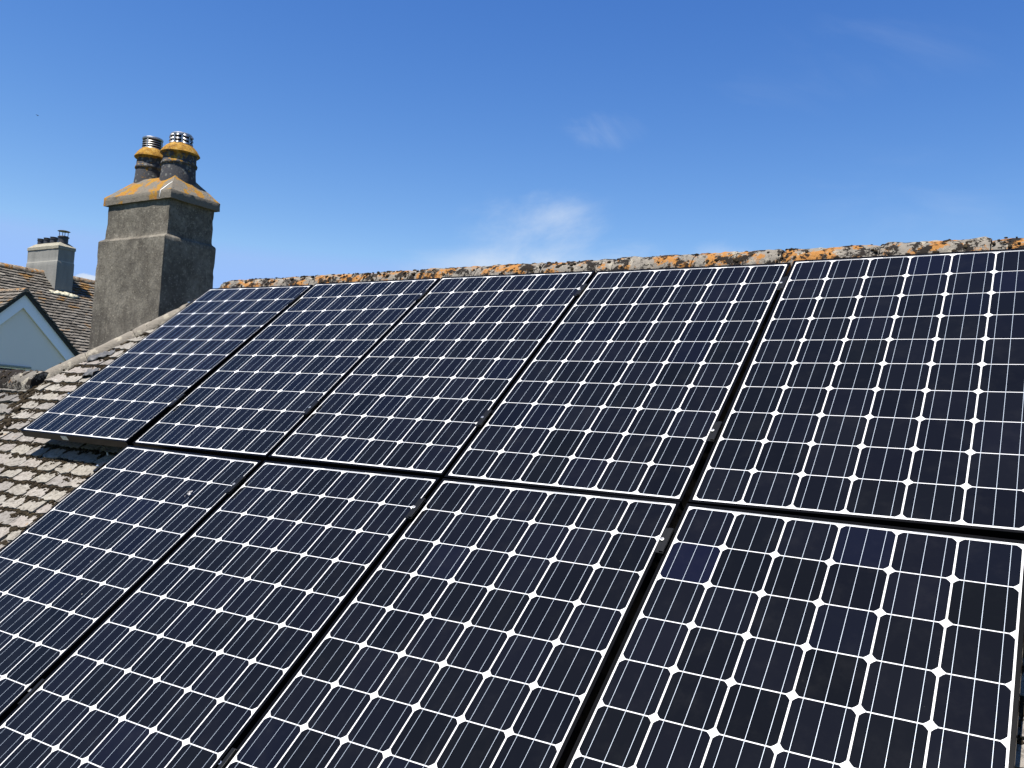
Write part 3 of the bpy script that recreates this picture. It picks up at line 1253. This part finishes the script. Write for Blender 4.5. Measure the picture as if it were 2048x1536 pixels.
ep = end_clamp()
es = [(0, TV[0], 'upper black end clamp on the left edge of the upper left solar panel'),
      (0, TV[1], 'lower black end clamp on the left edge of the upper left solar panel'),
      (1, BV[0], 'black end clamp on the left edge of the lower row, next to the bare tiles')]
for i, (c, v, lab) in enumerate(es):
    o = ep if i == 0 else copy_tree(ep)
    o.location = roof_pt(c * PU - PW / 2 - .0015, v, .0015 if c == 0 else .006)
    o.rotation_euler = (TH, 0, 0)
    o['label'] = lab
    o['group'] = 'end clamps of the panel rows'

# mounting rails with roof hooks
for (u0, u1, v, lab) in ((-.50, 4.60, TV[0], 'black mounting rail under the upper solar panels near the ridge'), (-.56, 4.60, TV[1], 'black mounting rail under the lower part of the upper solar panels'),
                         (.46, 4.60, BV[0], 'black mounting rail under the upper part of the lower solar panels'), (.46, 4.60, BV[1], 'black mounting rail under the lower part of the bottom solar panels')):
    r = empty('mounting_rail', lab, 'rail', 'mounting rails under the panels', roof_pt((u0 + u1) / 2, v, 0))
    r.rotation_euler = (TH, 0, 0)
    mb = MB()
    L = u1 - u0
    mb.box((0, .014, -.066), (L, .010, .036), 0)
    mb.box((0, -.014, -.066), (L, .010, .036), 0)
    mb.box((0, 0, -.079), (L, .018, .008), 0)
    mb.build('rail_profile', M_RAIL, r)
    k = u0 + .35
    while k < u1:
        h = MB()
        x = k - (u0 + u1) / 2
        h.box((x, -.024, -.095), (.03, .006, .060), 0)
        h.box((x, .02, -.122), (.03, .09, .006), 0)
        h.build('roof_hook', M_RAIL, r)
        k += 1.1

# stray cable hanging out under the upper left panel
p0 = roof_pt(.20, -.70, -.055)
pts = []
for i in range(15):
    t = i / 14
    a = -.35 + t * 2.9
    pts.append(roof_pt(.195 - .035 * math.sin(a) * 1.1, -.70 - .105 * t - .03 * math.sin(t * 5), -.055 - .068 * t + .025 * math.sin(t * 3.1)))
cab = MB()
cab.tube(pts, .0028, 8)
cr = empty('loose_cable', 'thin dark loop of cable hanging out below the upper left solar panel', 'cable', None, pts[0])
co = cab.build('cable', M_CABLE)
keep_world(co, cr)
tip = MB()
d = (pts[-1] - pts[-2]).normalized()
tip.tube([pts[-1], pts[-1] + d * .006, pts[-1] + d * .016], .0048, 10)
to = tip.build('cable_tip', M_WHITE)
keep_world(to, cr)

# tuft of fluff on the lower left panel
fl = MB()
fr = random.Random(4)
for q in range(16):
    c = roof_pt(1.309 + fr.gauss(0, .007), -1.108 + fr.gauss(0, .008), .010 + fr.random() * .005)
    ang = fr.random() * math.pi
    dd = Vector((math.cos(ang), math.sin(ang) * CS, math.sin(ang) * SN)) * fr.uniform(.004, .009)
    fl.tube([c - dd, c + RAX[2] * .003, c + dd], .0010, 5)
for q in range(5):
    blob(fl, roof_pt(1.309 + fr.gauss(0, .006), -1.108 + fr.gauss(0, .006), .012), fr.uniform(.003, .006), .6, RAX, fr)
fo = fl.build('fluff', simple('dirty_white_fluff', (.45, .43, .42), .9, 0, .1, .3, 200), None, smooth=True)
tag(fo, 'tiny pale tuft of fluff lying on the lower left solar panel', 'fluff')

# ------------------------------------------------------------------ neighbour's house
nb = empty('neighbour_house', 'house behind at the left with orange ridge, small old tiles and white gable', 'house', None, (-13.85, 6, -5.2))


def nparent(o):
    return keep_world(o, nb)


XR, ZR, SL = -13.85, 2.37, .804
ANG = math.atan(SL)
CA, SA = math.cos(ANG), math.sin(ANG)


def nroof(u, v, n):       # u along y, v up the slope (0 at the ridge), n off it
    return Vector((XR - v * CA + n * SA, u, ZR + v * SA + n * CA - .03))


XG = -10.8
PKY, PKZ = 4.925, 1.605      # tip of the dormer gable (top of its tiles)
GP = math.tan(math.radians(44.0))


def n_tiles():
    mb = MB()
    rng = random.Random(31)
    W, G = .165, .1
    v = -.09
    r = 0
    while v > -3.82:
        u = 1.0 + (W / 2 if r % 2 else 0)
        while u < 14:
            x = XR - v * CA
            zz = ZR + v * SA
            # leave the hole under the dormer
            inside = x > XR + (ZR - (PKZ - GP * abs(u + W / 2 - PKY))) / SL + .15 and abs(u + W / 2 - PKY) < 2.0
            if not inside:
                fine = 4.5 < u < 9.5
                add_tile(mb, nroof, u + rng.uniform(-.004, .004), v, W, .16, .022, .042, rng, .010 if fine else .001, [(0, 1, 0)], .06)
            u += W
        v -= G
        r += 1
    # rear slope, plain
    v = -.09
    r = 0

    def nrear(u, v, n):
        return Vector((XR + v * CA - n * SA, u, ZR + v * SA + n * CA - .03))
    while v > -3.82:
        u = 1.0
        while u < 14:
            add_tile(mb, nrear, u, v, .33, .2, .016, .032, rng, .001, [(0, 1, 0)])
            u += .33
        v -= .15
    # deck
    for s in (1, -1):
        mb.poly([(XR, 1, ZR - .08), (XR, 14, ZR - .08), (XR + s * 3.82 * CA, 14, ZR - .08 - 3.82 * SA), (XR + s * 3.82 * CA, 1, ZR - .08 - 3.82 * SA)])
    return nparent(mb.build('roof', M_FTILE))


nro = n_tiles()
rg2 = random.Random(12)
o = cap_run('ridge_cap', M_FRIDGE, (XR, 1, ZR), (XR, 14.05, ZR), .095, .055, .33, .006, rg2)
nparent(o)
mb = MB()
xe = 3.82 * CA
mb.box((XR, 7.5, -2.65), (2 * xe - .3, 12.6, 5.1))
zt = ZR - .14
for y in (1.2, 13.66):
    a = [Vector((XR - xe + .15, y, -.11)), Vector((XR + xe - .15, y, -.11)), Vector((XR, y, zt))]
    b = [p + Vector((0, .14, 0)) for p in a]
    mb.raw(a + b, [(0, 1, 2), (5, 4, 3), (0, 3, 4, 1), (1, 4, 5, 2), (2, 5, 3, 0)])
nparent(mb.build('wall', M_WALL))


def gable():
    hw = 1.95
    xb = XG - 2.1
    # gable wall with a window opening below
    mb = MB()
    zl = PKZ - .20
    zb = -3.0
    yl, yr = 3.58, 5.08          # window
    wt, wb = .191, -.75
    t = .16

    def slab(poly):
        n = len(poly)
        a = [Vector((XG, y, z)) for (y, z) in poly]
        b = [p - Vector((t, 0, 0)) for p in a]
        mb.raw(a + b, [tuple(range(n)), tuple(range(2 * n - 1, n - 1, -1))] + [(i, (i + 1) % n, (i + 1) % n + n, i + n) for i in range(n)])

    def gz(y):
        return zl - GP * abs(y - PKY)
    y0, y1 = PKY - hw + .12, PKY + hw - .12
    slab([(y0, gz(y0)), (y0, wt + .002), (y1, wt + .002), (y1, gz(y1)), (PKY, zl)] if gz(y0) > wt else
         [(PKY - (zl - wt) / GP, wt + .002), (PKY + (zl - wt) / GP, wt + .002), (PKY, zl)])
    slab([(y0, gz(y0) if gz(y0) < wt else wt), (yl, wt), (yl, wb), (y0, wb)])
    slab([(yr, wt), (PKY + (zl - wt) / GP, wt), (y1, gz(y1)), (y1, wb), (yr, wb)])
    slab([(y0, wb - .002), (y1, wb - .002), (y1, zb), (y0, zb)])
    g = nparent(mb.build('gable_wall', M_WALL))
    # window
    w = MB()
    fx = XG - .05
    w.box((fx, (yl + yr) / 2, wt - .012), (.05, yr - yl, .022), 0, None, .004)
    w.box((fx, yr - .028, (wt + wb) / 2 - .03), (.05, .055, wt - wb - .06), 0, None, .004)
    w.box((fx, yl + .028, (wt + wb) / 2 - .03), (.05, .055, wt - wb - .06), 0, None, .004)
    w.box((fx + .002, (yl + yr) / 2, (wt + wb) / 2 - .03), (.05, .05, wt - wb - .06), 0, None, .004)
    w.box((XG + .03, (yl + yr) / 2, wb + .02), (.16, yr - yl + .06, .04), 0, None, .004)
    wo = nparent(w.build('window', M_BARGE))
    gl = MB()
    gl.box((fx - .01, (yl + yr) / 2, (wt + wb) / 2), (.008, yr - yl - .06, wt - wb - .08))
    go = gl.build('pane', M_GLASS)
    keep_world(go, wo)
    # dark head trim over the window
    h = MB()
    h.box((XG + .012, (yl + yr) / 2 + .02, wt + .018), (.03, yr - yl + .14, .034), 0, None, .003)
    keep_world(h.build('head_flashing', simple('grey_green_trim', (.22, .23, .20), .6)), wo)
    # bargeboards: 0.2 m boards under the verge
    for s in (-1, 1):
        b = MB()
        d = Vector((0, s, -GP)).normalized()
        nrm = Vector((0, -s * GP, -1)).normalized()       # down and inwards
        L = hw / math.cos(math.atan(GP))
        top = Vector((0, PKY, PKZ - .105))
        A = top
        B = top + d * L
        wd = .185
        vert = wd / math.cos(math.atan(GP))
        C_ = B + Vector((0, 0, -vert))
        D_ = A + Vector((0, 0, -vert))
        f = [Vector((XG + .045, p.y, p.z)) for p in (A, B, C_, D_)]
        k = [p - Vector((.030, 0, 0)) for p in f]
        b.raw(f + k, [(0, 1, 2, 3), (7, 6, 5, 4), (0, 4, 5, 1), (1, 5, 6, 2), (2, 6, 7, 3), (3, 7, 4, 0)])
        nparent(b.build('bargeboard', M_BARGE))
    # dormer slopes
    mb = MB()
    rng = random.Random(17)
    ga = math.atan(GP)
    cg, sg = math.cos(ga), math.sin(ga)
    for s in (-1, 1):
        def dr(u, v, n, s=s):      # u along x back from the gable (u=0 at the verge), v up the slope
            return Vector((XG + .10 - u, PKY + s * (-v * cg + n * sg), PKZ + v * sg + n * cg - .045))
        v = -.085
        r = 0
        while v > -2.75:
            u = -.165 / 2 if r % 2 else 0
            while u < 3.2:
                if u < 0:
                    pl = [(0, 1, 0), (-1, 0, 0)]
                else:
                    pl = [(0, 1, 0)]
                zz = PKZ + v * sg
                xx = XG + .10 - u
                if zz > ZR - SL * (xx - XR) - .30:
                    add_tile(mb, dr, u, v, .165, .15, .016, .030, rng, .006, pl, .04)
                u += .165
            v -= .1
            r += 1
    nparent(mb.build('dormer_roof', M_FTILE))
    # undercloak behind the verge, a dark strip deepened to stand in for verge shadow
    uc = MB()
    for s in (-1, 1):
        d = Vector((0, s, -GP)).normalized()
        A = Vector((XG + .085, PKY, PKZ - .052))
        B = A + d * 2.75
        for off in (0,):
            q = [A, B, B + Vector((0, 0, -.075)), A + Vector((0, 0, -.075))]
            k = [p - Vector((2.2, 0, 0)) for p in q]
            uc.raw(q + k, [(0, 1, 2, 3), (7, 6, 5, 4), (0, 4, 5, 1), (1, 5, 6, 2), (2, 6, 7, 3), (3, 7, 4, 0)])
    nparent(uc.build('undercloak', M_DECK))
    o = cap_run('dormer_ridge_cap', M_FRIDGE, (XG + .09, PKY, PKZ - .02), (XG - 1.75, PKY, PKZ - .02), .06, .06, .33, .006, rg2)
    nparent(o)


gable()


def far_chimney():
    x1, y0, z0 = -13.34, 6.943, 2.873
    x0, y1 = x1 - 1.175, y0 + .38
    mb = MB()
    o_ = .008
    rect_loft(mb, [(x0 + .006, x1 + .0, y0 + .0, y1 + .0, -.2), (x0 + .006, x1 + .0, y0, y1, 2.58), (x0 + o_ + .004, x1 - o_, y0 + o_, y1 - o_, 2.605), (x0 + o_, x1 - o_, y0 + o_, y1 - o_, z0 + .01)], .08, .003, 4, .004)
    ch = nparent(mb.build('chimney', M_FREND, None, smooth=True, edge=35))
    mb = MB()
    rect_loft(mb, [(x0 - .004, x1 + .004, y0 - .006, y1 + .006, z0 - .01), (x0 - .002, x1 + .002, y0 - .005, y1 + .005, z0 + .05), (x0 + .012, x1 - .012, y0 + .01, y1 - .01, z0 + .062),
                   (x0 + .12, x1 - .12, y0 + .10, y1 - .10, z0 + .145)], .05, .004, 6)
    c = mb.build('chimney_cap', M_FCAP, None, smooth=True, edge=35)
    keep_world(c, ch)
    yc = y0 + .19
    for (x, r, h) in ((-14.36, .068, .165), (-14.12, .068, .17), (-13.86, .076, .172)):
        p = MB()
        p.lathe([(r, 0), (r * .96, h * .70), (r * 1.03, h * .72), (r * 1.12, h * .76), (r * 1.12, h * .82), (r * .98, h * .84), (r * 1.02, h * .93), (r * 1.10, h * .95), (r * 1.10, h), (r * .8, h), (r * .78, h - .05)], seg=24)
        po = p.build('chimney_pot', M_FPOT, None, smooth=True, edge=40)
        po.location = (x, yc, z0 + .115)
        keep_world(po, ch)
    p = MB()
    r, h = .098, .19
    p.lathe([(r, 0), (r, h * .8), (r * 1.15, h * .82), (r * 1.18, h * .90), (r * 1.0, h * .94), (r * .9, h), (r * .7, h)], seg=28)
    po = p.build('chimney_pot', M_FPOT, None, smooth=True, edge=40)
    po.location = (-13.515, yc, z0 + .10)
    keep_world(po, ch)
    w = MB()
    for k in range(4):
        a = math.pi / 4 + k * math.pi / 2
        w.box((.085 * math.cos(a), .085 * math.sin(a), .045), (.010, .010, .11))
    w.lathe([(.122, .098), (.126, .102), (.10, .114), (.05, .124), (.001, .127)], seg=28)
    wo = w.build('rain_cowl', simple('brown_grey_metal', (.10, .085, .075), .45, .5), None, smooth=True, edge=35)
    wo.location = (-13.515, yc, z0 + .10 + h)
    keep_world(wo, ch)
    # mortar fillet at the foot
    m = MB()
    rng = random.Random(9)
    for q in range(46):
        t = q / 45
        yy = y0 - .10 + t * (y1 - y0 + .16)
        x = x1 + .05 + rng.uniform(-.01, .03)
        v = -(x - XR) / CA
        blob(m, nroof(yy, v, .040), rng.uniform(.04, .07), .16, (Vector((0, 1, 0)), Vector((CA, 0, -SA)), Vector((SA, 0, CA))), rng)
    f = m.build('mortar_fillet', M_MORTAR, None, smooth=True)
    keep_world(f, ch)
    lf = MB()
    rect_loft(lf, [(x0 - .004, x1 + .022, y0 - .008, y1 + .01, 1.80), (x0 - .002, x1 + .012, y0 - .006, y1 + .008, 1.985), (x0 + .0, x1 + .006, y0 - .004, y1 + .005, 1.99)], .08, .002, 2)
    l = lf.build('lead_apron', M_LEAD, None, smooth=True, edge=35)
    keep_world(l, ch)


far_chimney()

# ------------------------------------------------------------------ a bird, far off in the sky
bd = MB()
bd.lathe([(.004, -.20), (.045, -.14), (.065, -.03), (.055, .08), (.035, .14), (.002, .20)], seg=12)
for s in (-1, 1):
    sec = [(0, -.05, .02), (.18 * s, -.07, .09), (.38 * s, -.02, .05), (.36 * s, .03, .05), (.17 * s, .05, .09), (0, .06, .02)]
    top = [Vector((a, c, b)) for (a, b, c) in sec]
    bot = [p - Vector((0, .012, 0)) for p in top]
    n = len(top)
    bd.raw(top + bot, [tuple(range(n)), tuple(range(2 * n - 1, n - 1, -1))] + [(i, (i + 1) % n, (i + 1) % n + n, i + n) for i in range(n)])
bo = bd.build('bird', M_BIRD, None, smooth=True, edge=30)
bo.scale = (.36, .36, .36)
bo.location = (-66.5, 35.0, 22.6)
bo.rotation_euler = (math.radians(70), .3, .8)
tag(bo, 'tiny dark bird flying high in the blue sky above the far chimney', 'bird')

# ------------------------------------------------------------------ camera
CAM = Vector((4.616155810188265, -3.465493880900744, -0.32888854161409686))
RC = [(0.8472345814594577, 0.5272423026128985, 0.06487771816613935),
      (0.02745473741318527, 0.07850724640555984, -0.9965354231802764),
      (-0.5305090021597837, 0.8460804728837025, 0.05203875507865369)]
cd = bpy.data.cameras.new('camera')
cam = bpy.data.objects.new('camera', cd)
COL.objects.link(cam)
cd.sensor_width = 36
cd.lens = 30.98768
cd.clip_start = .05
cd.clip_end = 3000
rx, ry, rz = Vector(RC[0]), -Vector(RC[1]), -Vector(RC[2])
M = Matrix((rx, ry, rz)).transposed().to_4x4()
M.translation = CAM
cam.matrix_world = M
scene.camera = cam

# ------------------------------------------------------------------ light
SUN = Vector((-.12, -.99, 2.30)).normalized()
ld = bpy.data.lights.new('sun', 'SUN')
ld.energy = 5.0
ld.angle = math.radians(.53)
ld.color = (1.0, .955, .89)
lo = bpy.data.objects.new('sun', ld)
COL.objects.link(lo)
lo.rotation_euler = SUN.to_track_quat('Z', 'Y').to_euler()
lo.location = (0, -10, 20)

w = bpy.data.worlds.new('World')
scene.world = w
w.use_nodes = True
nt = w.node_tree
bg = nt.nodes['Background']
sky = nt.nodes.new('ShaderNodeTexSky')
sky.sky_type = 'NISHITA'
sky.sun_disc = False
sky.sun_elevation = math.asin(SUN.z)
sky.sun_rotation = math.atan2(SUN.x, SUN.y)
sky.altitude = 50
sky.air_density = 1.0
sky.dust_density = 0.05
sky.ozone_density = 4.0


def wn(typ, **kw):
    x = nt.nodes.new(typ)
    for k, v in kw.items():
        setattr(x, k, v)
    return x


def wmath(op, a, b=0.0):
    x = wn('ShaderNodeMath', operation=op)
    for s, v in ((x.inputs[0], a), (x.inputs[1], b)):
        if isinstance(v, bpy.types.NodeSocket):
            nt.links.new(v, s)
        else:
            s.default_value = v
    return x.outputs[0]


def wss(val, lo, hi, a=0.0, b=1.0):
    x = wn('ShaderNodeMapRange', interpolation_type='SMOOTHSTEP')
    nt.links.new(val, x.inputs['Value'])
    for k, v in (('From Min', lo), ('From Max', hi), ('To Min', a), ('To Max', b)):
        x.inputs[k].default_value = v
    return x.outputs[0]


tc = wn('ShaderNodeTexCoord')
DIR = tc.outputs['Generated']


def cloud(center, axes, noise_scale, stretch, lo, hi, amount, seed, detail=8, rough=.6, dist=.6):
    """soft patch round a direction: axes = (half width, half height) in radians"""
    c = Vector(center).normalized()
    right = c.cross(Vector((0, 0, 1))).normalized()
    up = right.cross(c).normalized()

    def dot(v):
        x = wn('ShaderNodeVectorMath', operation='DOT_PRODUCT')
        nt.links.new(DIR, x.inputs[0])
        x.inputs[1].default_value = v
        return x.outputs['Value']
    a = wmath('DIVIDE', dot(right), axes[0])
    b = wmath('DIVIDE', dot(up), axes[1])
    r2 = wmath('ADD', wmath('MULTIPLY', a, a), wmath('MULTIPLY', b, b))
    mask = wmath('MULTIPLY', wss(r2, 1.0, 0.0), wss(dot(c), 0, .3))
    mp = wn('ShaderNodeCombineXYZ')
    nt.links.new(wmath('MULTIPLY', dot(right), stretch[0]), mp.inputs[0])
    nt.links.new(wmath('ADD', wmath('MULTIPLY', dot(up), stretch[1]), wmath('MULTIPLY', dot(right), stretch[2])), mp.inputs[1])
    mp.inputs[2].default_value = seed
    nz = wn('ShaderNodeTexNoise')
    nz.inputs['Scale'].default_value = noise_scale
    nz.inputs['Detail'].default_value = detail
    nz.inputs['Roughness'].default_value = rough
    nz.inputs['Distortion'].default_value = dist
    nt.links.new(mp.outputs[0], nz.inputs['Vector'])
    f = wmath('ADD', nz.outputs['Fac'], wmath('MULTIPLY', wmath('SUBTRACT', mask, 1.0), .30))
    return wmath('MULTIPLY', wmath('MULTIPLY', wss(f, lo, hi), mask), amount)


CL = [cloud((-.505, .832, .222), (.125, .072), 7, (1.0, 1.7, -.5), .27, .90, .85, 1.5, 9, .62, .15),
      cloud((-.55, .81, .175), (.16, .035), 8, (1.0, 2.6, 0), .30, .75, .35, 3.3),
      cloud((-.515, .835, .180), (.15, .040), 7, (1.0, 2.2, -.4), .25, .80, .60, 2.2),
      cloud((-.372, .903, .196), (.14, .038), 8, (1.0, 2.4, -.3), .27, .78, .60, 4.7),
      cloud((-.424, .842, .333), (.075, .035), 10, (1.0, 1.8, .6), .36, .85, .22, 6.1),
      cloud((-.2, .90, .39), (.20, .07), 7, (.8, 2.4, .9), .36, .9, .09, 8.8),
      cloud((-.15, .93, .25), (.25, .09), 6, (.8, 2.2, .3), .36, .9, .14, 12.8),
      cloud((-.8427, .5227, .1205), (.022, .017), 42, (1, 1, 0), .25, .32, .95, 9.4, 5, .5, .2)]
tot = CL[0]
for c in CL[1:]:
    tot = wmath('ADD', tot, c)
tot = wmath('MINIMUM', tot, 1.0)
# deep clear blue of the day: a per-channel response on the sky texture
sep = wn('ShaderNodeSeparateColor')
nt.links.new(sky.outputs[0], sep.inputs[0])
cmb = wn('ShaderNodeCombineColor')
KS = .1132
for ch, (gain, pw, top) in enumerate(((3.65, 1.865, .275), (1.80, 1.40, .42), (1.32, .87, .70))):
    x = wmath('MINIMUM', wmath('MULTIPLY', sep.outputs[ch], KS), top)
    nt.links.new(wmath('MULTIPLY', wmath('POWER', x, pw), gain / KS), cmb.inputs[ch])
mx = wn('ShaderNodeMix', data_type='RGBA')
nt.links.new(tot, mx.inputs[0])
nt.links.new(cmb.outputs[0], mx.inputs[6])
mx.inputs[7].default_value = (6.2, 7.0, 8.2, 1)
nt.links.new(mx.outputs[2], bg.inputs['Color'])
bg.inputs['Strength'].default_value = .05

vs_ = scene.view_settings
vs_.view_transform = 'Standard'
vs_.look = 'None'
vs_.exposure = 1.18
vs_.gamma = 1.0
vs_.use_curve_mapping = False
scene.render.engine = 'CYCLES'
scene.cycles.max_bounces = 6
scene.cycles.use_denoising = True
